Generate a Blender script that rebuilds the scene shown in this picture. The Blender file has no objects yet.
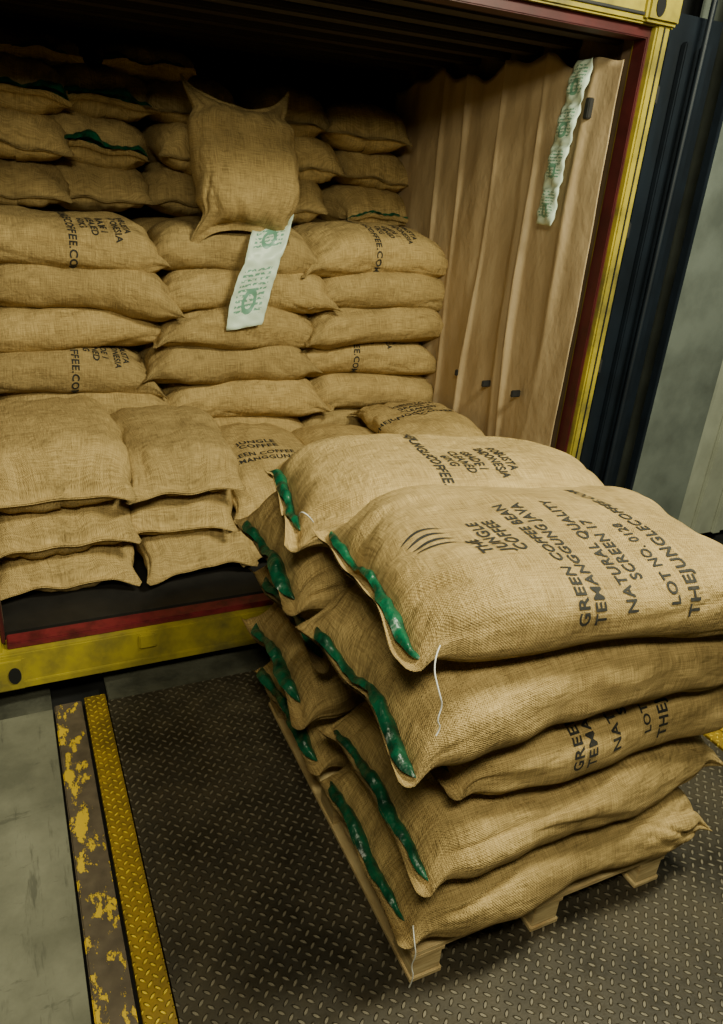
import bpy, bmesh, math, random
import numpy as np
from mathutils import Matrix, Vector
scene=bpy.context.scene
COL=scene.collection

# ------------------------------------------------------------------ node helpers
def new_mat(name):
    m=bpy.data.materials.new(name); m.use_nodes=True
    nt=m.node_tree; b=nt.nodes['Principled BSDF']
    return m,nt,b
def setin(nt,sock,v):
    if isinstance(v,bpy.types.NodeSocket): nt.links.new(v,sock)
    else: sock.default_value=v
def M(nt,op,a,b=None,c=None,clamp=False):
    n=nt.nodes.new('ShaderNodeMath'); n.operation=op; n.use_clamp=clamp
    setin(nt,n.inputs[0],a)
    if b is not None: setin(nt,n.inputs[1],b)
    if c is not None: setin(nt,n.inputs[2],c)
    return n.outputs[0]
def mix(nt,f,a,b):
    n=nt.nodes.new('ShaderNodeMix'); n.data_type='RGBA'
    setin(nt,n.inputs[0],f); setin(nt,n.inputs[6],a); setin(nt,n.inputs[7],b)
    return n.outputs[2]
def noise(nt,vec,scale,detail=3,rough=.5):
    n=nt.nodes.new('ShaderNodeTexNoise'); n.inputs['Scale'].default_value=scale
    n.inputs['Detail'].default_value=detail; n.inputs['Roughness'].default_value=rough
    if vec is not None: nt.links.new(vec,n.inputs['Vector'])
    return n.outputs['Fac']
def ramp(nt,f,lo,hi):
    n=nt.nodes.new('ShaderNodeMapRange'); setin(nt,n.inputs[0],f)
    n.inputs[1].default_value=lo; n.inputs[2].default_value=hi
    n.inputs[3].default_value=0; n.inputs[4].default_value=1
    return n.outputs[0]
def mapping(nt,vec,scale,loc=(0,0,0)):
    n=nt.nodes.new('ShaderNodeMapping'); nt.links.new(vec,n.inputs[0])
    n.inputs['Scale'].default_value=scale; n.inputs['Location'].default_value=loc
    return n.outputs[0]
def bump(nt,h,strength,dist,prev=None):
    n=nt.nodes.new('ShaderNodeBump'); nt.links.new(h,n.inputs['Height'])
    n.inputs['Strength'].default_value=strength; n.inputs['Distance'].default_value=dist
    if prev is not None: nt.links.new(prev,n.inputs['Normal'])
    return n.outputs[0]
def tc(nt,which='Object'):
    n=nt.nodes.new('ShaderNodeTexCoord'); return n.outputs[which]
def C(r,g,b): return (r,g,b,1)

def simple(name,col,rough=.6,metal=0.,var=.25,scale=6,bmp=.0,col2=None,lo=.4,hi=.65):
    m,nt,b=new_mat(name)
    t=tc(nt)
    f=ramp(nt,noise(nt,t,scale,5,.6),lo,hi)
    c2=col2 or tuple(x*(1-var) for x in col)
    nt.links.new(mix(nt,f,C(*col),C(*c2)),b.inputs['Base Color'])
    b.inputs['Roughness'].default_value=rough; b.inputs['Metallic'].default_value=metal
    if bmp: nt.links.new(bump(nt,noise(nt,t,scale*8,4),bmp,.01),b.inputs['Normal'])
    return m

def jute(name,ca,cb):
    m,nt,b=new_mat(name)
    uv=tc(nt,'UV')
    wob=noise(nt,uv,60,2)
    sep=nt.nodes.new('ShaderNodeSeparateXYZ'); nt.links.new(uv,sep.inputs[0])
    k=2*math.pi/.0068
    w=M(nt,'MULTIPLY',wob,2.6)
    su=M(nt,'SINE',M(nt,'ADD',M(nt,'MULTIPLY',sep.outputs[0],k),w))
    sv=M(nt,'SINE',M(nt,'ADD',M(nt,'MULTIPLY',sep.outputs[1],k),w))
    weave=M(nt,'MULTIPLY',su,sv)
    weave01=M(nt,'MULTIPLY_ADD',weave,.5,.5)
    th1=noise(nt,mapping(nt,uv,(12,340,1)),1,3)
    th2=noise(nt,mapping(nt,uv,(340,12,1)),1,3)
    th=M(nt,'ADD',th1,th2)
    oi=nt.nodes.new('ShaderNodeObjectInfo')
    big=noise(nt,tc(nt),5,4,.6)
    f=M(nt,'ADD',M(nt,'MULTIPLY',ramp(nt,th,.78,1.22),.62),M(nt,'MULTIPLY',ramp(nt,big,.35,.65),.28))
    f=M(nt,'ADD',f,M(nt,'MULTIPLY',weave01,.22),clamp=True)
    c=mix(nt,f,C(*cb),C(*ca))
    sm=ramp(nt,noise(nt,tc(nt),11,5,.65),.56,.75)
    c=mix(nt,M(nt,'MULTIPLY',sm,.4),c,C(cb[0]*.6,cb[1]*.6,cb[2]*.6))
    hsv=nt.nodes.new('ShaderNodeHueSaturation'); nt.links.new(c,hsv.inputs['Color'])
    nt.links.new(M(nt,'MULTIPLY_ADD',oi.outputs['Random'],.30,.84),hsv.inputs['Value'])
    nt.links.new(hsv.outputs[0],b.inputs['Base Color'])
    b.inputs['Roughness'].default_value=.92
    b.inputs['Specular IOR Level'].default_value=.2
    h=M(nt,'ADD',M(nt,'MULTIPLY',weave01,.7),M(nt,'MULTIPLY',th,.9))
    n1=bump(nt,noise(nt,uv,15,5,.62),.85,.026)
    nt.links.new(bump(nt,h,.8,.003,n1),b.inputs['Normal'])
    return m

JUTE=jute('jute_fabric',(.60,.425,.175),(.20,.132,.048))
INK=simple('stencil_ink',(.016,.016,.014),.85,0,.3,60,0,(.05,.042,.03),.5,.75)
def liner_mat():
    m,nt,b=new_mat('green_plastic_liner')
    t=tc(nt)
    f=noise(nt,t,24,3)
    nt.links.new(mix(nt,ramp(nt,f,.3,.7),C(.0,.022,.011),C(.003,.11,.05)),b.inputs['Base Color'])
    b.inputs['Roughness'].default_value=.38
    nt.links.new(bump(nt,noise(nt,t,40,2),.7,.010),b.inputs['Normal'])
    return m
LINER=liner_mat()
THREAD=simple('white_thread',(.8,.8,.76),.8,0,.1,50)

def tread(name,base,base2,lug,rough,metal,pitch,lo=.4,hi=.62,lugmix=.75,dark=.45):
    m,nt,b=new_mat(name)
    t=tc(nt)
    sep=nt.nodes.new('ShaderNodeSeparateXYZ'); nt.links.new(t,sep.inputs[0])
    s=1/pitch
    X=M(nt,'MULTIPLY',M(nt,'ADD',sep.outputs[0],sep.outputs[1]),s)
    Y=M(nt,'MULTIPLY',M(nt,'SUBTRACT',sep.outputs[0],sep.outputs[1]),s)
    fx=M(nt,'SUBTRACT',M(nt,'FRACT',X),.5); fy=M(nt,'SUBTRACT',M(nt,'FRACT',Y),.5)
    par=M(nt,'MULTIPLY',M(nt,'FRACT',M(nt,'MULTIPLY',M(nt,'ADD',M(nt,'FLOOR',X),M(nt,'FLOOR',Y)),.5)),2)
    ip=M(nt,'SUBTRACT',1,par)
    lx=M(nt,'ADD',M(nt,'MULTIPLY',fx,ip),M(nt,'MULTIPLY',fy,par))
    ly=M(nt,'ADD',M(nt,'MULTIPLY',fy,ip),M(nt,'MULTIPLY',fx,par))
    r=M(nt,'ADD',M(nt,'POWER',M(nt,'ABSOLUTE',M(nt,'DIVIDE',lx,.47)),2),M(nt,'POWER',M(nt,'ABSOLUTE',M(nt,'DIVIDE',ly,.19)),2))
    h=M(nt,'MULTIPLY',M(nt,'SUBTRACT',1,r),1.6,clamp=True)
    d=ramp(nt,noise(nt,t,2.5,6,.65),lo,hi)
    d2=ramp(nt,noise(nt,t,11,5,.65),.42,.62)
    base_c=mix(nt,d,C(*base),C(*base2))
    base_c=mix(nt,M(nt,'MULTIPLY',d2,.55),base_c,C(*(x*dark for x in base)))
    c=mix(nt,M(nt,'MULTIPLY',h,M(nt,'MULTIPLY_ADD',d2,-.4,lugmix)),base_c,C(*lug))
    nt.links.new(c,b.inputs['Base Color'])
    b.inputs['Metallic'].default_value=metal
    nt.links.new(M(nt,'MULTIPLY_ADD',d2,.2,rough),b.inputs['Roughness'])
    n1=bump(nt,noise(nt,t,120,3),.2,.002)
    nt.links.new(bump(nt,h,1.,.007,n1),b.inputs['Normal'])
    return m
PLATE=tread('diamond_plate_steel',(.088,.073,.050),(.032,.027,.019),(.30,.26,.19),.36,.3,.041)
YPLATE=tread('yellow_diamond_plate',(.34,.21,.012),(.10,.07,.016),(.80,.56,.04),.45,0,.034,.42,.7,.97,.35)
YPAINT=simple('yellow_container_paint',(.40,.32,.03),.42,0,.3,5,.1,(.13,.11,.03),.42,.68)
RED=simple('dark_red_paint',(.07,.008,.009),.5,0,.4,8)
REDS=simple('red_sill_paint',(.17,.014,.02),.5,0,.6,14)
DARKST=simple('dark_steel',(.03,.03,.03),.55,.3,.4,5)
LIPST=simple('worn_lip_steel',(.12,.12,.09),.6,.2,.5,7,.3)
CASTHOLE=simple('black_recess',(.004,.004,.004),.9)
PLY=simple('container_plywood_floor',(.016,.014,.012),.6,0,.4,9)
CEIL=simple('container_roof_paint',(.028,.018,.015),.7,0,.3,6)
def paper():
    m,nt,b=new_mat('kraft_paper')
    t=tc(nt)
    f=ramp(nt,noise(nt,mapping(nt,t,(1,1,.7)),3,3,.5),.3,.7)
    nt.links.new(mix(nt,f,C(.52,.39,.23),C(.42,.30,.165)),b.inputs['Base Color'])
    b.inputs['Roughness'].default_value=.6
    n1=bump(nt,noise(nt,mapping(nt,t,(1,1,.6)),7,4,.55),.5,.03)
    nt.links.new(n1,b.inputs['Normal'])
    return m
KRAFT=paper()
def concrete():
    m,nt,b=new_mat('worn_concrete'); t=tc(nt)
    f=ramp(nt,noise(nt,t,3,7,.65),.35,.65)
    c=mix(nt,f,C(.225,.222,.16),C(.12,.12,.085))
    st=ramp(nt,noise(nt,mapping(nt,t,(9,1.3,1)),1.6,5,.7),.56,.64)
    c=mix(nt,M(nt,'MULTIPLY',st,.6),c,C(.05,.05,.038))
    st2=ramp(nt,noise(nt,mapping(nt,t,(2,7,1)),2.2,6,.75),.60,.66)
    c=mix(nt,M(nt,'MULTIPLY',st2,.5),c,C(.06,.06,.045))
    nt.links.new(c,b.inputs['Base Color']); b.inputs['Roughness'].default_value=.7
    nt.links.new(bump(nt,noise(nt,t,60,5),.3,.004),b.inputs['Normal'])
    return m
CONC=concrete()
def chipped():
    m,nt,b=new_mat('chipped_yellow_rail'); t=tc(nt)
    f=ramp(nt,noise(nt,mapping(nt,t,(1.6,.8,1)),9,8,.7),.535,.55)
    d=noise(nt,t,22,5)
    c=mix(nt,f,mix(nt,d,C(.04,.03,.02),C(.17,.13,.085)),C(.68,.45,.02))
    nt.links.new(c,b.inputs['Base Color']); b.inputs['Roughness'].default_value=.6
    nt.links.new(bump(nt,f,.5,.003,bump(nt,d,.4,.004)),b.inputs['Normal'])
    return m
RAIL=chipped()
def wood():
    m,nt,b=new_mat('pallet_pine'); t=tc(nt)
    g=noise(nt,mapping(nt,t,(6,3,60)),2,5,.6)
    nt.links.new(mix(nt,ramp(nt,g,.3,.7),C(.86,.68,.36),C(.50,.34,.15)),b.inputs['Base Color'])
    b.inputs['Roughness'].default_value=.75
    nt.links.new(bump(nt,g,.4,.004),b.inputs['Normal'])
    return m
WOOD=wood()
GREYST=simple('grey_column_paint',(.14,.16,.14),.5,0,.4,3,.05)
CREAM=simple('pale_cladding',(.36,.38,.30),.55,0,.25,3)
NAVY=simple('dark_navy_steel',(.007,.012,.02),.5,.2,.4,4)
BLUE=simple('blue_edge_highlight',(.02,.13,.24),.35,.2,.5,6)  # teal light along the dark steel edges, put in as blue paint
BLACKW=simple('black_cladding',(.010,.012,.014),.7,0,.4,4)
def pouch():
    m,nt,b=new_mat('printed_white_film'); uv=tc(nt,'UV')
    sep=nt.nodes.new('ShaderNodeSeparateXYZ'); nt.links.new(uv,sep.inputs[0])
    x=sep.outputs[0]; y=sep.outputs[1]
    fy=M(nt,'FRACT',y)
    lines=M(nt,'GREATER_THAN',M(nt,'FRACT',M(nt,'MULTIPLY',fy,13)),.5)
    blk=noise(nt,mapping(nt,uv,(14,22,1)),1,2)
    inx=M(nt,'LESS_THAN',M(nt,'ABSOLUTE',M(nt,'SUBTRACT',x,.5)),.36)
    iny=M(nt,'LESS_THAN',M(nt,'ABSOLUTE',M(nt,'SUBTRACT',fy,.45)),.36)
    f=M(nt,'MULTIPLY',M(nt,'MULTIPLY',lines,M(nt,'GREATER_THAN',blk,.47)),M(nt,'MULTIPLY',inx,iny))
    dx=M(nt,'SUBTRACT',x,.5); dy=M(nt,'SUBTRACT',fy,.62)
    rr=M(nt,'SQRT',M(nt,'ADD',M(nt,'MULTIPLY',dx,dx),M(nt,'MULTIPLY',dy,dy)))
    ring=M(nt,'LESS_THAN',M(nt,'ABSOLUTE',M(nt,'SUBTRACT',rr,.15)),.04)
    f=M(nt,'MAXIMUM',f,ring)
    c=mix(nt,M(nt,'MULTIPLY',f,.8),C(.66,.80,.66),C(.03,.24,.15))
    nt.links.new(c,b.inputs['Base Color']); b.inputs['Roughness'].default_value=.4
    return m
POUCH=pouch()

# ------------------------------------------------------------------ mesh helpers
def add_obj(name,me,mats=None,parent=None):
    o=bpy.data.objects.new(name,me); COL.objects.link(o)
    if mats:
        for m in mats: me.materials.append(m)
    if parent: o.parent=parent
    return o
def empty(name):
    o=bpy.data.objects.new(name,None); COL.objects.link(o); return o
class Builder:
    def __init__(s): s.bm=bmesh.new()
    def box(s,x0,x1,y0,y1,z0,z1,mi=0,bev=0.0):
        r=bmesh.ops.create_cube(s.bm,size=1)
        vs=r['verts']
        bmesh.ops.scale(s.bm,vec=(x1-x0,y1-y0,z1-z0),verts=vs)
        bmesh.ops.translate(s.bm,vec=((x0+x1)/2,(y0+y1)/2,(z0+z1)/2),verts=vs)
        fs=set(f for v in vs for f in v.link_faces)
        if bev:
            es=list(set(e for v in vs for e in v.link_edges))
            rb=bmesh.ops.bevel(s.bm,geom=es,offset=bev,segments=2,affect='EDGES')
            fs=set(rb['faces'])|set(f for f in fs if f.is_valid)
            for v in rb['verts']:
                for f in v.link_faces: fs.add(f)
        for f in fs:
            if f.is_valid: f.material_index=mi
    def cyl(s,c,r,h,axis='Z',mi=0,seg=20,sx=1,sy=1):
        rr=bmesh.ops.create_cone(s.bm,cap_ends=True,segments=seg,radius1=r,radius2=r,depth=h)
        vs=rr['verts']
        bmesh.ops.scale(s.bm,vec=(sx,sy,1),verts=vs)
        if axis=='Y': bmesh.ops.rotate(s.bm,matrix=Matrix.Rotation(math.pi/2,3,'X'),verts=vs)
        if axis=='X': bmesh.ops.rotate(s.bm,matrix=Matrix.Rotation(math.pi/2,3,'Y'),verts=vs)
        bmesh.ops.translate(s.bm,vec=c,verts=vs)
        for v in vs:
            for f in v.link_faces: f.material_index=mi
    def done(s,name,mats,parent=None):
        me=bpy.data.meshes.new(name); s.bm.to_mesh(me); s.bm.free()
        return add_obj(name,me,mats,parent)
def grid_obj(name,P,mats,parent=None,uv=None,smooth=True,solid=0):
    nr,nc=P.shape[:2]
    idx=np.arange(nr*nc).reshape(nr,nc)
    f=np.stack([idx[:-1,:-1],idx[:-1,1:],idx[1:,1:],idx[1:,:-1]],-1).reshape(-1,4)
    me=bpy.data.meshes.new(name)
    me.from_pydata(P.reshape(-1,3).tolist(),[],f.tolist())
    if uv is not None:
        l=me.uv_layers.new(name='UVMap')
        l.data.foreach_set('uv',uv.reshape(-1,2)[f.reshape(-1)].astype(np.float32).ravel())
    me.polygons.foreach_set('use_smooth',[smooth]*len(f))
    o=add_obj(name,me,mats,parent)
    if solid:
        md=o.modifiers.new('thickness','SOLIDIFY'); md.thickness=solid
    return o

# ------------------------------------------------------------------ stencil print
def text_line(body,size,off=.0012,sx=1.0):
    cu=bpy.data.curves.new('t','FONT'); cu.body=body; cu.size=size; cu.offset=off
    cu.resolution_u=3; cu.space_character=1.10
    ob=bpy.data.objects.new('t',cu); COL.objects.link(ob)
    dg=bpy.context.evaluated_depsgraph_get()
    me=bpy.data.meshes.new_from_object(ob.evaluated_get(dg))
    bpy.data.objects.remove(ob); bpy.data.curves.remove(cu)
    bm=bmesh.new(); bm.from_mesh(me); bpy.data.meshes.remove(me)
    for v in bm.verts: v.co.x*=sx
    xs=[v.co.x for v in bm.verts]; ys=[v.co.y for v in bm.verts]
    st=.010
    for k in np.arange(min(xs)+st,max(xs),st):
        bmesh.ops.bisect_plane(bm,geom=bm.verts[:]+bm.edges[:]+bm.faces[:],plane_co=(k,0,0),plane_no=(1,0,0))
    for k in np.arange(min(ys)+st,max(ys),st):
        bmesh.ops.bisect_plane(bm,geom=bm.verts[:]+bm.edges[:]+bm.faces[:],plane_co=(0,k,0),plane_no=(0,1,0))
    bmesh.ops.triangulate(bm,faces=bm.faces[:])
    bm.verts.ensure_lookup_table()
    V=np.array([[v.co.x,v.co.y] for v in bm.verts]); F=[[v.index for v in f.verts] for f in bm.faces]
    bm.free()
    return V,F
def block(lines,extra=None):
    V=[];F=[];n=0
    for body,tx,ty,size in lines:
        v,f=text_line(body,size,size*.026,1.12)
        v=v+np.array([tx,ty]); V.append(v); F+= [[i+n for i in q] for q in f]; n+=len(v)
    if extra:
        for v,f in extra:
            V.append(v); F+=[[i+n for i in q] for q in f]; n+=len(v)
    return np.vstack(V),F
claws=[]
for i in range(4):
    N=14; q=np.linspace(0,1,N)
    ty=.425-.115*q+.006*i; tx=-.09+.026*i+.022*np.sin(q*2.6)
    w=.0055*np.sin(np.pi*np.clip(q*.95+.03,0,1))**.7*(1.2-q*.7)
    v=np.vstack([np.stack([tx-w,ty],1),np.stack([tx+w,ty],1)])
    f=[[j,j+1,N+j+1,N+j] for j in range(N-1)]
    claws.append((v,f))
# tx 0 = crown of bag, + = away;  ty + = toward mouth end
BLK_A=block([('THE',-.17,.270,.044),('JUNGLE',-.17,.225,.044),('COFFEE',-.17,.180,.044),
             ('GREEN COFFEE BEAN',-.38,.112,.040),('TEMANGGUNG JAVA',-.38,.068,.040),
             ('NATURAL QUALITY',-.36,-.018,.040),('SCREEN 17',-.28,-.062,.040),
             ('LOT NO. 0128',-.35,-.135,.036),('THEJUNGLECOFFEE.COM',-.38,-.195,.044)],claws)
BLK_B=block([('ROBUSTA',-.14,.20,.044),('INDONESIA',-.14,.155,.044),
             ('GRADE 1',-.12,.095,.044),('CLEANED',-.12,.050,.044),('60KG',-.06,.005,.044),
             ('THEJUNGLECOFFEE.COM',-.36,-.055,.050)])
BLK_C=block([('JUNGLE',-.12,.052,.048),('COFFEE',-.12,.004,.048),('GREEN COFFEE BEAN',-.22,-.07,.044),('TEMANGGUNG JAVA',-.22,-.12,.044)])

# ------------------------------------------------------------------ the sack
def sinnoise(rng,P,k,n=7):
    r=np.zeros(P.shape[:-1])
    for _ in range(n):
        d=rng.normal(size=3); d/=np.linalg.norm(d)
        kk=k*rng.uniform(.5,1.5)
        r+=np.sin(P@d*kk+rng.uniform(0,6.28))
    return r/math.sqrt(n)
def sgp(v,p): return np.sign(v)*np.abs(v)**p
def sack(name,L=.95,W=.62,T=.22,seed=0,nu=56,nt=56,droop=.03,mouth=False,mouth_r=False,blk=None,sig=1,ta=0,tb=0,
         n_c=2.8,wr=1.0,ear=1.0,hem=.03,endp=7.0,grange=None,gw=1.3,pinch=.06,pw=.09,pc=.92,rf=1.0,cr=1.0):
    rng=np.random.default_rng(seed)
    s=np.linspace(-1,1,nu); u0=s*(1.34-.34*s*s)
    nh=4
    ul=-1-np.arange(nh,0,-1)/nh; ur=1+np.arange(1,nh+1)/nh
    u=np.concatenate([ul,u0,ur]); hemf=np.clip(np.abs(u)-1,0,1)*np.sign(u)
    uc=np.clip(u,-1,1); au=np.abs(uc)
    th=np.linspace(-math.pi/2,1.5*math.pi,nt+1)
    U=uc[:,None]; AU=au[:,None]; H=hemf[:,None]
    c=np.cos(th)[None,:]; sn=np.sin(th)[None,:]
    skew=rng.uniform(-.10,.10)
    h=T/2*np.clip(1-AU**endp,0,1)**.58*(1+.06*np.sin(U*3+rng.uniform(0,6))+skew*U) + .0035
    w=W/2*(.985-pinch*np.exp(-((AU-pc)/pw)**2)+.03*ear*AU**14 +.014*np.sin(U*5+rng.uniform(0,6)))
    w=w-.012*np.abs(H)
    n=2.0+(n_c-2)*(1-AU**6)
    y=w*sgp(c,2/n)
    zz=sgp(sn,2/n)
    z=h*np.where(zz<0,zz*.92,zz)
    yn=y/(W/2)
    x=L/2*U + np.sign(U)*AU**12*(.032*ear*np.abs(yn)**3-.018*(1-yn**2)*rng.uniform(.3,1.4))
    hm=np.where(H<0,hem*(1.35 if mouth else 1),hem*(1.35 if mouth_r else .6))
    x=x+hm*H+0*y
    ph=rng.uniform(0,6.28,6)
    zc=T/2-droop*AU**3 - T*.08*AU**8
    ruff=rf*(.010*np.sin(yn*rng.uniform(3,6)+ph[0]+U)+.005*np.sin(yn*rng.uniform(8,13)+ph[1]))*AU**14*wr
    z=z+zc+ruff-.018*ear*AU**10*np.abs(yn)**4
    mo=np.where(H<0, 1.0 if mouth else .0, np.where(H>0, 1.0 if mouth_r else .0,0))
    z=z+np.abs(H)*(-(1-mo)*.010)+mo*(-.022*np.abs(H)+.042*H*H)+np.abs(H)*.007*rf*np.sin(yn*8+ph[2])
    y=y+.018*np.sin(U*2.2+ph[4])+.0*x
    P=np.stack([x,y,z],-1)
    def normals(P):
        dr=np.gradient(P,axis=0); dc=np.gradient(P,axis=1)
        N=np.cross(dc,dr); return N/(np.linalg.norm(N,axis=-1,keepdims=True)+1e-9)
    N=normals(P)
    body=(np.clip(1-AU**10,0,1))
    TH=th[None,:]+0*U
    d=.0105*sinnoise(rng,P,12)*body
    d=d+.0045*cr*sinnoise(rng,P*np.array([1,1.6,1.6]),34)*body
    for sgn in (-1,1):
        e=np.clip(sgn*U,0,1)
        fa=(e**2.6)*np.clip(1-e**16,0,1)
        fr=rng.uniform(6,11); p0=rng.uniform(0,6.28)
        fold=np.sin(TH*fr+2.2*np.sin(TH*2+p0)+p0+3*e)
        d=d-.014*fa*np.clip(fold,0,1)**2*wr
        fr2=rng.uniform(15,22)
        d=d-.006*(e**5)*np.clip(1-e**16,0,1)*np.clip(np.sin(TH*fr2+p0*2+4*e+2*np.sin(TH*3)),0,1)*wr
    for _ in range(14):
        a=rng.uniform(-.6,.6); k=rng.uniform(-.9,.9); wd=rng.uniform(.006,.016); am=rng.uniform(.004,.012)
        q=P[...,0]*k+ (TH-math.pi/2)*.28 - a + .02*np.sin(P[...,0]*9+a*7)
        d=d-am*cr*np.exp(-(q/wd)**2)*body*np.exp(-((P[...,0]-rng.uniform(-L/2,L/2))/.15)**2)*wr
    P=P+N*d[...,None]
    N=normals(P)
    N[:,0]=N[:,-1]
    nr,nc=P.shape[:2]
    idx=np.arange(nr*nc).reshape(nr,nc)
    F=np.stack([idx[:-1,:-1],idx[:-1,1:],idx[1:,1:],idx[1:,:-1]],-1).reshape(-1,4)
    seg=np.linalg.norm(np.diff(P[nr//2],axis=0),axis=1); arc=np.concatenate([[0],np.cumsum(seg)])
    UVv=np.zeros((nr,nc,2)); UVv[...,0]=P[...,0]+rng.uniform(0,3); UVv[...,1]=arc[None,:]+rng.uniform(0,3)
    verts=P.reshape(-1,3).tolist(); faces=F.tolist(); mi=[0]*len(faces); uvs=UVv.reshape(-1,2).tolist()
    top=int(round(nc/2))
    if blk is not None:
        V,TF=blk
        a=-sig*V[:,1]+ta; b=-sig*V[:,0]+tb
        xr=L/2*uc+ (np.abs(u)>1)*np.sign(u)*(np.abs(u)-1)*.03
        fi=np.interp(a,xr,np.arange(nr)); fj=np.interp(arc[-1]/2+b,arc,np.arange(nc))
        i0=np.clip(fi.astype(int),0,nr-2); j0=np.clip(fj.astype(int),0,nc-2)
        di=(fi-i0)[:,None]; dj=(fj-j0)[:,None]
        def bl(G): return (G[i0,j0]*(1-di)*(1-dj)+G[i0+1,j0]*di*(1-dj)+G[i0,j0+1]*(1-di)*dj+G[i0+1,j0+1]*di*dj)
        Q=bl(P)+bl(N)*.0022
        o=len(verts); verts+=Q.tolist(); uvs+=[[0,0]]*len(Q)
        faces+=[[i+o for i in f] for f in TF]; mi+=[1]*len(TF)
    for sgn,on in ((-1,mouth),(1,mouth_r)):
        if not on: continue
        K=110; R=9
        ga,gb=grange if grange else (rng.uniform(-.93,-.75),rng.uniform(.80,.96))
        q=np.linspace(ga,gb,K)[:,None]; r=np.linspace(0,1,R)[None,:]
        row=nh if sgn<0 else nr-1-nh
        sy=q[:,0]*W/2*.97
        ring=P[row,top-nc//4:top+nc//4+1]; o_=np.argsort(ring[:,1])
        sx=np.interp(sy,ring[o_,1],ring[o_,0]); sz=np.interp(sy,ring[o_,1],ring[o_,2])
        e01=(q-ga)/(gb-ga)
        wid=gw*(.029+.006*np.sin(q*4+ph[0])+.003*np.sin(q*13))*np.clip(np.minimum(e01,1-e01)*9,0,1)**.6
        X=sx[:,None]+sgn*(-.010+wid*r*1.1)+.0015*np.sin(q*22+r*4)
        Z=sz[:,None]+.006+.020*np.sin(r*2.6)*(1+.25*np.sin(q*6+ph[1]))*(wid/.03)+.0022*np.sin(q*34+r*3+ph[2])
        Y=sy[:,None]+.004*np.sin(r*5+q*14)
        LQ=np.stack([X,Y+0*X,Z],-1)
        ii=np.arange(K*R).reshape(K,R)+len(verts)
        FF=np.stack([ii[:-1,:-1],ii[:-1,1:],ii[1:,1:],ii[1:,:-1]],-1).reshape(-1,4)
        verts+=LQ.reshape(-1,3).tolist(); uvs+=[[0,0]]*(K*R)
        faces+=FF.tolist(); mi+=[2]*len(FF)
    me=bpy.data.meshes.new(name)
    me.from_pydata(verts,[],faces)
    l=me.uv_layers.new(name='UVMap'); uvs=np.array(uvs,dtype=np.float32)
    li=np.empty(len(me.loops),dtype=np.int32); me.loops.foreach_get('vertex_index',li)
    l.data.foreach_set('uv',uvs[li].ravel())
    me.polygons.foreach_set('material_index',mi); me.polygons.foreach_set('use_smooth',[True]*len(mi))
    for m in (JUTE,INK,LINER): me.materials.append(m)
    return me
def place(name,me,loc,rz=0,rx=0,ry=0,scale=(1,1,1),parent=None):
    o=bpy.data.objects.new(name,me); COL.objects.link(o)
    o.location=loc; o.rotation_euler=(math.radians(rx),math.radians(ry),math.radians(rz)); o.scale=scale
    if parent: o.parent=parent
    return o

# ------------------------------------------------------------------ pallet stack (each sack its own object)
S='jute_coffee_sack'
hi=dict(nu=130,nt=140,ear=.45,endp=8,wr=1.25)
def fs(cx,cy,z,rz=0,ry=0,rx=0,**k):
    kk=dict(hi); kk.update(k)
    place(S,sack(S,**kk),(cx,cy,z),rz,rx,ry)
fs(1.305,1.345,.147,rz=-1,L=1.05,W=.66,T=.235,seed=11,mouth=True,droop=.03)
fs(1.32,1.36,.345,rz=1,L=1.05,W=.66,T=.25,seed=12,mouth=True,droop=.02)
fs(1.38,1.37,.555,rz=-2,L=.98,W=.64,T=.25,seed=13,mouth=True,droop=.02,blk=BLK_A,tb=.0,ta=-.06,cr=.5)
fs(1.23,1.36,.755,rz=2,L=1.05,W=.68,T=.275,seed=14,mouth=True,droop=.06,ear=.7)
fs(1.25,1.355,.985,rz=-4,ry=1.8,L=1.02,W=.68,T=.24,seed=15,mouth=True,droop=.03,blk=BLK_A,tb=.0,ta=-.01,hem=.035,grange=(-.86,.95),gw=1.15,cr=.35)
fs(1.26,2.00,.147,rz=1,L=.98,W=.64,T=.235,seed=21,mouth=True,gw=1.6)
fs(1.22,2.02,.340,rz=-1,L=.98,W=.64,T=.25,seed=22,mouth=True,gw=1.6)
fs(1.26,2.00,.550,rz=2,L=.98,W=.64,T=.25,seed=23,mouth=True)
fs(1.20,2.01,.755,rz=-2,L=1.0,W=.66,T=.26,seed=24,mouth=True,droop=.04,gw=1.6)
fs(1.32,1.95,.955,rz=-12,ry=1.4,L=1.14,W=.66,T=.22,seed=25,mouth=True,blk=BLK_B,sig=-1,ta=-.08,tb=.07,droop=.05,cr=.5)

def thread(name,pts,r=.0016):
    cu=bpy.data.curves.new(name,'CURVE'); cu.dimensions='3D'; cu.bevel_depth=r
    sp=cu.splines.new('NURBS'); sp.points.add(len(pts)-1)
    for p,q in zip(sp.points,pts): p.co=(*q,1)
    sp.use_endpoint_u=True; sp.order_u=3
    cu.materials.append(THREAD)
    o=bpy.data.objects.new(name,cu); COL.objects.link(o); return o
thread('stitching_thread',[(.75,1.08,1.115),(.715,1.05,1.10),(.715,1.005,1.05),(.727,1.008,1.02),(.712,1.0,.99),(.730,1.005,.965),(.716,1.0,.95)])
thread('stitching_thread',[(.775,1.06,.26),(.765,1.03,.24),(.77,1.02,.20),(.765,1.03,.15),(.775,1.02,.11),(.77,1.03,.06)])
thread('stitching_thread',[(.69,1.66,1.14),(.67,1.64,1.17),(.65,1.66,1.18),(.66,1.69,1.15)])

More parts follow.
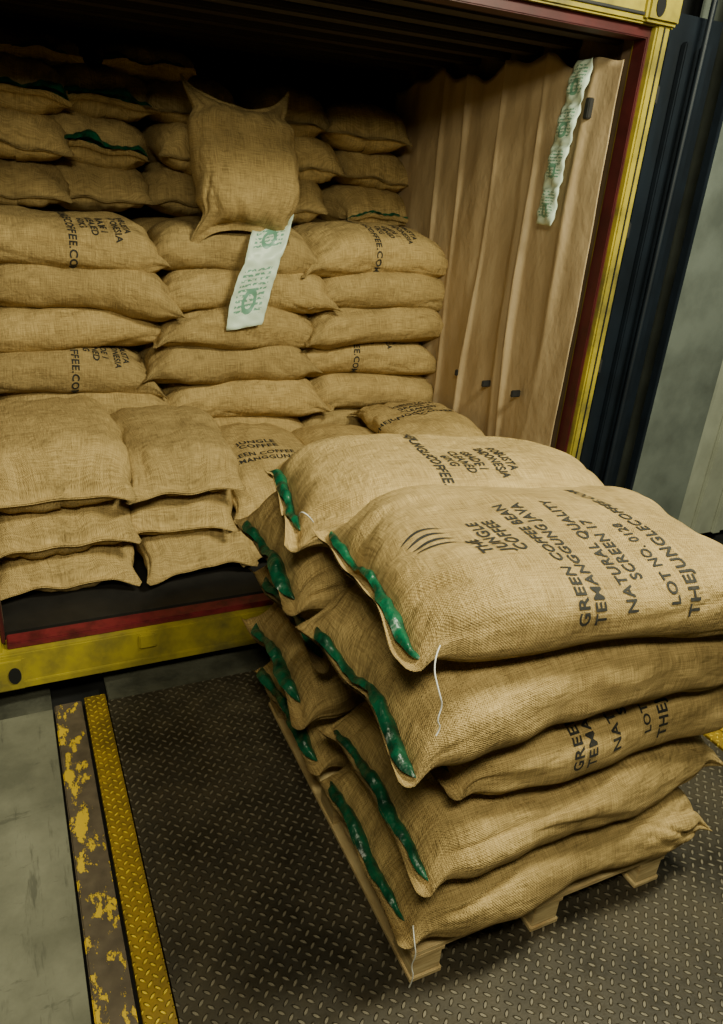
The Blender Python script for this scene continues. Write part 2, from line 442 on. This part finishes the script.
# ------------------------------------------------------------------ pallet
b=Builder()
X0,X1,Y0,Y1=.80,1.71,1.07,2.30
for cx in (X0+.05,(X0+X1)/2,X1-.05):
    b.box(cx-.05,cx+.05,Y0,Y1,0,.016,0,.002)
    for cy in (Y0+.06,(Y0+Y1)/2,Y1-.06): b.box(cx-.045,cx+.045,cy-.055,cy+.055,.016,.092,0,.002)
    b.box(cx-.05,cx+.05,Y0,Y1,.092,.108,0,.002)
for k in range(8):
    cy=Y0+.045+k*(Y1-Y0-.09)/7
    b.box(X0-.005,X1+.005,cy-.045,cy+.045,.108,.125,0,.002)
b.done('wooden_pallet',[WOOD])

# ------------------------------------------------------------------ container
XL,XR,YF,ZF,ZC=-.13,2.42,2.68,.27,2.58
YB=8.6
cont=empty('shipping_container')
b=Builder()
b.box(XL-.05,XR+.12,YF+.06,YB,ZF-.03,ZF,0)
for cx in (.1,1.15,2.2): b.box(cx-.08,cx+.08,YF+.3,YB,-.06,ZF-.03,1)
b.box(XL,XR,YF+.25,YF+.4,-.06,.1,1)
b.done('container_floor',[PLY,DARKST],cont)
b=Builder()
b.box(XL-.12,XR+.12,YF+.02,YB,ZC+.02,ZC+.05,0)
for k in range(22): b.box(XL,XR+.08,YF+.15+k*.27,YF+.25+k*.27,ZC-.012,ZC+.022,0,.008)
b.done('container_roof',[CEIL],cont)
def corr(name,x,sgn,y0,y1,z0,z1,mat):
    ys=[];xs=[];y=y0;st=0
    while y<y1:
        ys.append(y); xs.append(x+sgn*(.036 if st in (2,3) else 0)); y+=(.07,.068,.07,.068)[st]; st=(st+1)%4
    P=np.zeros((len(ys),2,3)); P[:,0,0]=xs;P[:,1,0]=xs;P[:,0,1]=ys;P[:,1,1]=ys;P[:,0,2]=z0;P[:,1,2]=z1
    return grid_obj(name,P,[mat],cont,smooth=False,solid=.003)
WALLP=simple('container_wall_paint',(.20,.13,.08),.6,0,.3,5)
corr('wall_right_steel',XR+.03,1,YF+.08,YB,ZF,ZC+.03,WALLP)
corr('wall_left_steel',XL-.01,-1,YF+.08,YB,ZF,ZC+.03,WALLP)
b=Builder(); b.box(XL-.06,XR+.1,YB,YB+.04,ZF,ZC+.03); b.done('wall_back_steel',[WALLP],cont)
b=Builder()
b.box(XL-.1,XR+.10,YF-.06,YF+.04,.085,.245,0,.006)
b.box(XL-.0,XR+.0,YF-.03,YF+.04,.245,.272,5,.004)
b.box(XL-.1,XR+.08,YF-.068,YF-.055,.085,.115,0,.003)
b.box(XL-.1,XR+.10,YF-.05,YF+.05,2.60,2.73,0,.008)
b.box(XL-.1,XR+.10,YF-.058,YF-.045,2.625,2.635,2,.001)
b.box(XL,XR+.02,YF-.02,YF+.07,2.560,2.605,1,.004)
for sx,xi in ((1,XR-.01),(-1,XL)):
    a,c_=sorted((xi+sx*.018,xi+sx*.088)); b.box(a,c_,YF-.05,YF+.08,.1,2.72,0,.008)
    a,c_=sorted((xi+sx*.004,xi+sx*.020)); b.box(a,c_,YF-.02,YF+.055,.27,2.60,1,.004)
    a,c_=sorted((xi+sx*.050,xi+sx*.056)); b.box(a,c_,YF-.056,YF-.048,.27,2.6,2,.001)
    for zz in (.62,1.22,1.82,2.34):
        a,c_=sorted((xi+sx*.088,xi+sx*.12)); b.box(a,c_,YF-.03,YF+.03,zz,zz+.07,2,.006)
for cx,cz,hx in ((XL-.03,.155,.045),(XL-.03,2.68,.03),(XR+.01,.155,0),(XR+.01,2.68,-.03)):
    b.box(cx-.085,cx+.085,YF-.075,YF+.09,cz-.075,cz+.075,0,.012)
    b.cyl((cx+hx,YF-.073,cz-.02 if cz>1 else cz),.03,.012,'Y',4,24,.75,1.2)
for kx in (.35,.9,1.45,2.0):
    b.box(kx,kx+.07,YF-.075,YF-.05,.17,.235,0,.005)
b.done('door_frame',[YPAINT,RED,DARKST,BLUE,CASTHOLE,REDS],cont)

# kraft paper lining on right wall
ny,nz=260,70
yy=np.linspace(YF+.055,4.75,ny)[:,None]; zz=np.linspace(ZF+.02,ZC-.03,nz)[None,:]
top_drop=.03*np.sin(yy*7)+.02*np.sin(yy*19)
z2=zz-np.clip((zz-2.2)/.35,0,1)*(.03+top_drop)
sh=.05*np.sin(z2*1.7+yy*2)
xx=XR-.026-.010*(.5+.5*np.sin((yy+sh)*13+1.5*np.sin(yy*3)))-.006*np.sin((yy+sh)*5+1)-.008*np.sin(z2*4+yy*3)*np.sin(yy*6)
for yc,am,wd in ((2.93,.02,.03),(3.22,.038,.014),(3.30,.02,.03),(3.58,.032,.012),(3.88,.03,.016),(4.12,.02,.02)):
    xx=xx-am*np.exp(-((yy-yc+.04*(z2-1.5)*np.sin(yc*9))/wd)**2)*(.6+.4*np.sin(z2*3+yc*5))
xx=xx-.002*np.sin(yy*43+z2*7)*np.sin(z2*11)
P=np.stack([xx,yy+0*z2,z2+0*yy],-1)
grid_obj('kraft_paper_lining',P,[KRAFT],cont,solid=.0015)
b=Builder()
for yc,zc in ((3.05,1.02),(3.32,1.0),(3.6,.99),(3.45,.62)):
    b.box(XR-.085,XR-.03,yc-.008,yc+.008,zc-.02,zc+.015,0,.004)
b.box(XR-.07,XR-.04,2.86,2.89,2.28,2.36,0,.004)
b.done('lashing_rings',[DARKST],cont)

def strip(name,path,width,dirn,npch,seed):
    path=np.array(path); seg=np.concatenate([[0],np.cumsum(np.linalg.norm(np.diff(path,axis=0),axis=1))]); seg/=seg[-1]
    K=20*npch+1; q=np.linspace(0,1,K)
    C_=np.stack([np.interp(q,seg,path[:,i]) for i in range(3)],1)
    for _ in range(6): C_[1:-1]=(C_[:-2]+C_[1:-1]*2+C_[2:])/4
    Tn=np.gradient(C_,axis=0); Tn/=np.linalg.norm(Tn,axis=1,keepdims=True)
    D=np.array(dirn,float); D/=np.linalg.norm(D)
    Nn=np.cross(D[None,:],Tn); Nn/=np.linalg.norm(Nn,axis=1,keepdims=True)
    w=np.linspace(-.5,.5,13)
    puff=np.abs(np.sin(q*npch*math.pi))**.5
    P=C_[:,None,:]+D*(w[None,:,None]*width)*(1-.10*(1-puff))[:,None,None]
    pf=(puff[:,None]*(1-(2*w[None,:])**4))*.014+.004*np.sin(q[:,None]*31+w[None,:]*9)+.003*np.sin(q[:,None]*77-w[None,:]*14)
    P=P+Nn[:,None,:]*pf[...,None]
    uv=np.zeros((K,13,2)); uv[...,0]=(w+.5)[None,:]; uv[...,1]=(q*npch)[:,None]
    return grid_obj(name,P,[POUCH],None,uv,solid=.002)
strip('desiccant_pouch_strip',[(2.335,2.92,2.50),(2.335,2.96,2.3),(2.33,2.99,2.1),(2.335,3.01,1.84)],.15,(.12,1,0),4,1)
strip('desiccant_pouch_strip',[(1.36,3.99,1.755),(1.31,3.90,1.73),(1.27,3.82,1.68),(1.235,3.775,1.60),(1.19,3.77,1.49),(1.155,3.785,1.36),(1.13,3.79,1.22)],.21,(1,-.05,.18),2,2)

# ------------------------------------------------------------------ sack pile in the container
pile=empty('jute_sack_pile')
def ps(loc,rz=0,rx=0,ry=0,**k):
    kk=dict(nu=68,nt=72,ear=1.0,hem=.020,wr=1.15,rf=.6); kk.update(k)
    return place('pile_sack',sack('pile_sack',**kk),loc,rz,rx,ry,parent=pile)
rnd=random.Random(3)
xcs=[[.28,1.13,1.98],[.26,1.12,1.97],[.33,1.18,2.02],[.22,1.10,1.96],[.30,1.16,1.99],[.36,1.20,2.00],[.28,1.15,1.97]]
sd=100
for k in range(7):
    for j in range(3):
        sd+=1
        t={ (6,0):(BLK_B,-1,.06,.19),(6,2):(BLK_B,-1,.0,.18),(3,0):(BLK_B,-1,.08,.19),(3,2):(BLK_B,-1,-.05,.18)}.get((k,j))
        kw={}
        if t: kw=dict(blk=t[0],sig=t[1],ta=t[2],tb=t[3])
        L=.90+rnd.uniform(-.02,.06)
        if k==6 and j==1: L=.88
        if (k,j) in ((2,1),(1,2)): kw['mouth_r']=True
        ps((xcs[k][j],4.20+rnd.uniform(-.05,.03)+(.0 if k<6 else .02),.255+.200*k-(.02 if k==6 else 0)),rz=rnd.uniform(-4,4),
           ry=rnd.uniform(-3,3)+(2.5 if j==0 else 0),rx=rnd.uniform(-4,4),L=L,W=.66,T=.27 if k<6 else .285,seed=sd,
           n_c=2.7,droop=rnd.uniform(.02,.06),**kw)
shared=[sack('pile_sack',L=.92,W=.64,T=.25,seed=300+i,nu=40,nt=40) for i in range(4)]
for k in range(7):
    for j in range(3):
        place('pile_sack',shared[(k+j)%4],(xcs[(k+2)%7][j],4.84,.258+.198*k),rnd.choice((0,180)),parent=pile)
cols=[(.12,3),(.60,3),(1.08,3),(1.62,3),(2.12,3)]
for ci,(cx,nr_) in enumerate(cols):
    for k in range(nr_):
        sd+=1
        kw={}
        if (ci,k) in ((0,2),(1,1),(1,2),(4,0)): kw=dict(mouth=True,gw=2.4 if ci<2 else 1.2,grange=(-.95,.95))
        ps((cx+rnd.uniform(-.04,.04),4.86+rnd.uniform(-.07,.07)+.03*k,1.69+.225*k-(.03 if ci==4 else 0)),rz=90+rnd.uniform(-6,6),rx=rnd.uniform(-5,5),
           L=.92,W=.54,T=.28,seed=sd,n_c=2.5,droop=.03,**kw)
for cx in (.25,.85):
    sd+=1
    ps((cx,4.95,2.37),rz=90+rnd.uniform(-8,8),L=.8,W=.5,T=.17,seed=sd,mouth=True,gw=1.5)
# upright sack sitting on the step
me=sack('pile_sack',L=.55,W=.53,T=.28,seed=77,nu=100,nt=100,ear=3.6,hem=.035,wr=1.6,droop=-.03,endp=4,pinch=.14,pc=.86,pw=.13)
o=place('pile_sack',me,(0,0,0),parent=pile)
o.matrix_world=Matrix(((0.07,.99,0,1.165),(.24,0,-.97,4.09),(.96,-.07,.24,1.94),(0,0,0,1)))
# low pile near the sill, sack ends facing the door
lp=dict(n_c=2.8)
ps((.14,3.40,.272),rz=89,L=.94,W=.60,T=.235,seed=401,**lp)
ps((.12,3.40,.455),rz=91,L=.94,W=.60,T=.255,seed=402,**lp)
ps((.12,3.36,.650),rz=88,L=.92,W=.60,T=.30,seed=403,endp=6,ear=.5,nu=80,nt=80,n_c=2.9,wr=.9)
ps((.66,3.38,.272),rz=94,L=.94,W=.52,T=.24,seed=424,**lp)
ps((.64,3.42,.455),rz=86,rx=2,L=.92,W=.52,T=.24,seed=425,**lp)
ps((.63,3.38,.635),rz=92,L=.86,W=.52,T=.24,seed=406,endp=6,nu=80,nt=80,n_c=2.8)
ps((1.12,3.40,.272),rz=88,L=.92,W=.52,T=.235,seed=407,**lp)
ps((1.14,3.44,.455),rz=86,L=.94,W=.56,T=.25,seed=408,blk=BLK_C,sig=-1,tb=-.02,ta=-.08,**lp)
ps((1.60,3.42,.272),rz=90,L=.92,W=.52,T=.235,seed=409,**lp)
ps((1.62,3.44,.455),rz=89,L=.92,W=.52,T=.235,seed=410,mouth=True,**lp)
ps((2.10,3.44,.272),rz=91,L=.90,W=.54,T=.235,seed=411,**lp)
ps((2.10,3.44,.455),rz=89,L=.90,W=.54,T=.235,seed=412,**lp)
ps((2.06,3.46,.640),rz=90,L=.86,W=.54,T=.17,seed=413,mouth=True,gw=1.6,blk=BLK_B,sig=-1,**lp)

# ------------------------------------------------------------------ floor
b=Builder(); b.box(-6,-.0,-4,2.56,-.12,-.004,0); b.done('floor',[CONC])
b=Builder()
b.box(.205,2.42,-4,2.54,-.05,.0,0,.0)
b.done('floor_dock_plate',[PLATE])
b=Builder(); b.box(.120,.200,-4,2.585,-.05,.004,0,.002); b.box(2.43,2.51,-4,2.585,-.05,.004,0,.002); b.done('trim_yellow_strip',[YPLATE])
b=Builder(); b.box(.008,.108,-4,2.57,-.06,.006,0,.004); b.box(2.52,2.62,-4,2.57,-.06,.006,0,.004); b.done('trim_steel_rail',[RAIL])
b=Builder(); b.box(-6,8,-5,9,-.16,-.06,0); b.done('floor_pit_base',[DARKST])
b=Builder(); b.box(2.63,8,-4,2.56,-.12,-.004,0); b.done('floor_right',[CONC])
b=Builder(); b.box(.21,2.42,2.545,2.80,-.04,-.003,0,.003); b.box(-.4,.0,2.565,2.75,-.04,-.02,0,.003); b.done('dock_lip_plate',[LIPST])

# ------------------------------------------------------------------ right side surroundings
b=Builder()
b.box(2.60,2.95,2.80,2.85,-.06,2.7,0,.004)
for k in range(3): b.box(2.62+k*.11,2.66+k*.11,2.765,2.80,.3,2.6,0,.006)
b.cyl((2.555,2.735,1.4),.006,2.7,'Z',1); b.cyl((2.80,2.735,1.4),.013,2.7,'Z',0)  # thin blue rod is a painted edge highlight; the navy one is a lock rod
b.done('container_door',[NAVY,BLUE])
b=Builder()
b.box(2.97,3.42,2.72,2.74,-.004,4.2,0,.003); b.box(3.18,3.20,2.74,2.95,-.004,4.2,0,.002); b.box(2.97,3.42,2.95,2.97,-.004,4.2,0,.003)
b.box(2.955,2.975,2.70,2.745,0,4.2,1,.002)
b.done('steel_column',[GREYST,NAVY])
b=Builder()
b.box(3.5,6.5,3.0,3.05,0,1.35,0)
for k in range(14): b.box(3.5+k*.2,3.56+k*.2,2.97,3.0,0,1.35,0,.005)
b.done('wall_lower_cladding',[CREAM])
b=Builder()
b.box(2.62,8,3.10,3.16,-.1,5,0)
for k in range(26): b.box(2.65+k*.2,2.72+k*.2,3.06,3.10,1.35,5,0,.008)
b.done('wall_right_dark',[BLACKW])
b=Builder(); b.box(-6,-.28,3.1,3.16,-.1,5,0); b.done('wall_left_dark',[BLACKW])

# ------------------------------------------------------------------ lights & world
def area(name,loc,target,sx,sy,e,col):
    l=bpy.data.lights.new(name,'AREA'); l.shape='RECTANGLE'; l.size=sx; l.size_y=sy; l.energy=e; l.color=col
    o=bpy.data.objects.new(name,l); COL.objects.link(o); o.location=loc
    d=Vector(target)-Vector(loc); o.rotation_euler=d.to_track_quat('-Z','Y').to_euler()
area('ceiling_lamp',(2.1,.7,3.5),(1.5,2.0,.8),1.1,.35,150,(1,.98,.70))
area('ceiling_lamp',(-.1,-.3,3.15),(1.0,3.2,1.0),1.0,.35,72,(1,.95,.66))
area('ceiling_lamp',(4.6,1.0,4.2),(3.2,2.8,1.2),1.0,.4,10,(.75,.98,1))
w=bpy.data.worlds.new('World'); scene.world=w; w.use_nodes=True
w.node_tree.nodes['Background'].inputs[0].default_value=(.50,.62,.42,1)
w.node_tree.nodes['Background'].inputs[1].default_value=.03

# ------------------------------------------------------------------ camera
cam=bpy.data.cameras.new('camera'); co=bpy.data.objects.new('camera',cam); COL.objects.link(co)
cam.sensor_fit='VERTICAL'; cam.sensor_height=36; cam.lens=26.08
fwd=Vector((.4074,.8132,-.4151)).normalized(); up=Vector((.1123,.4066,.9067))
right=fwd.cross(up).normalized(); up=right.cross(fwd).normalized()
R=Matrix((right,up,-fwd)).transposed().to_4x4()
co.matrix_world=Matrix.Translation((0,0,2.0))@R
cam.clip_start=.05
scene.camera=co
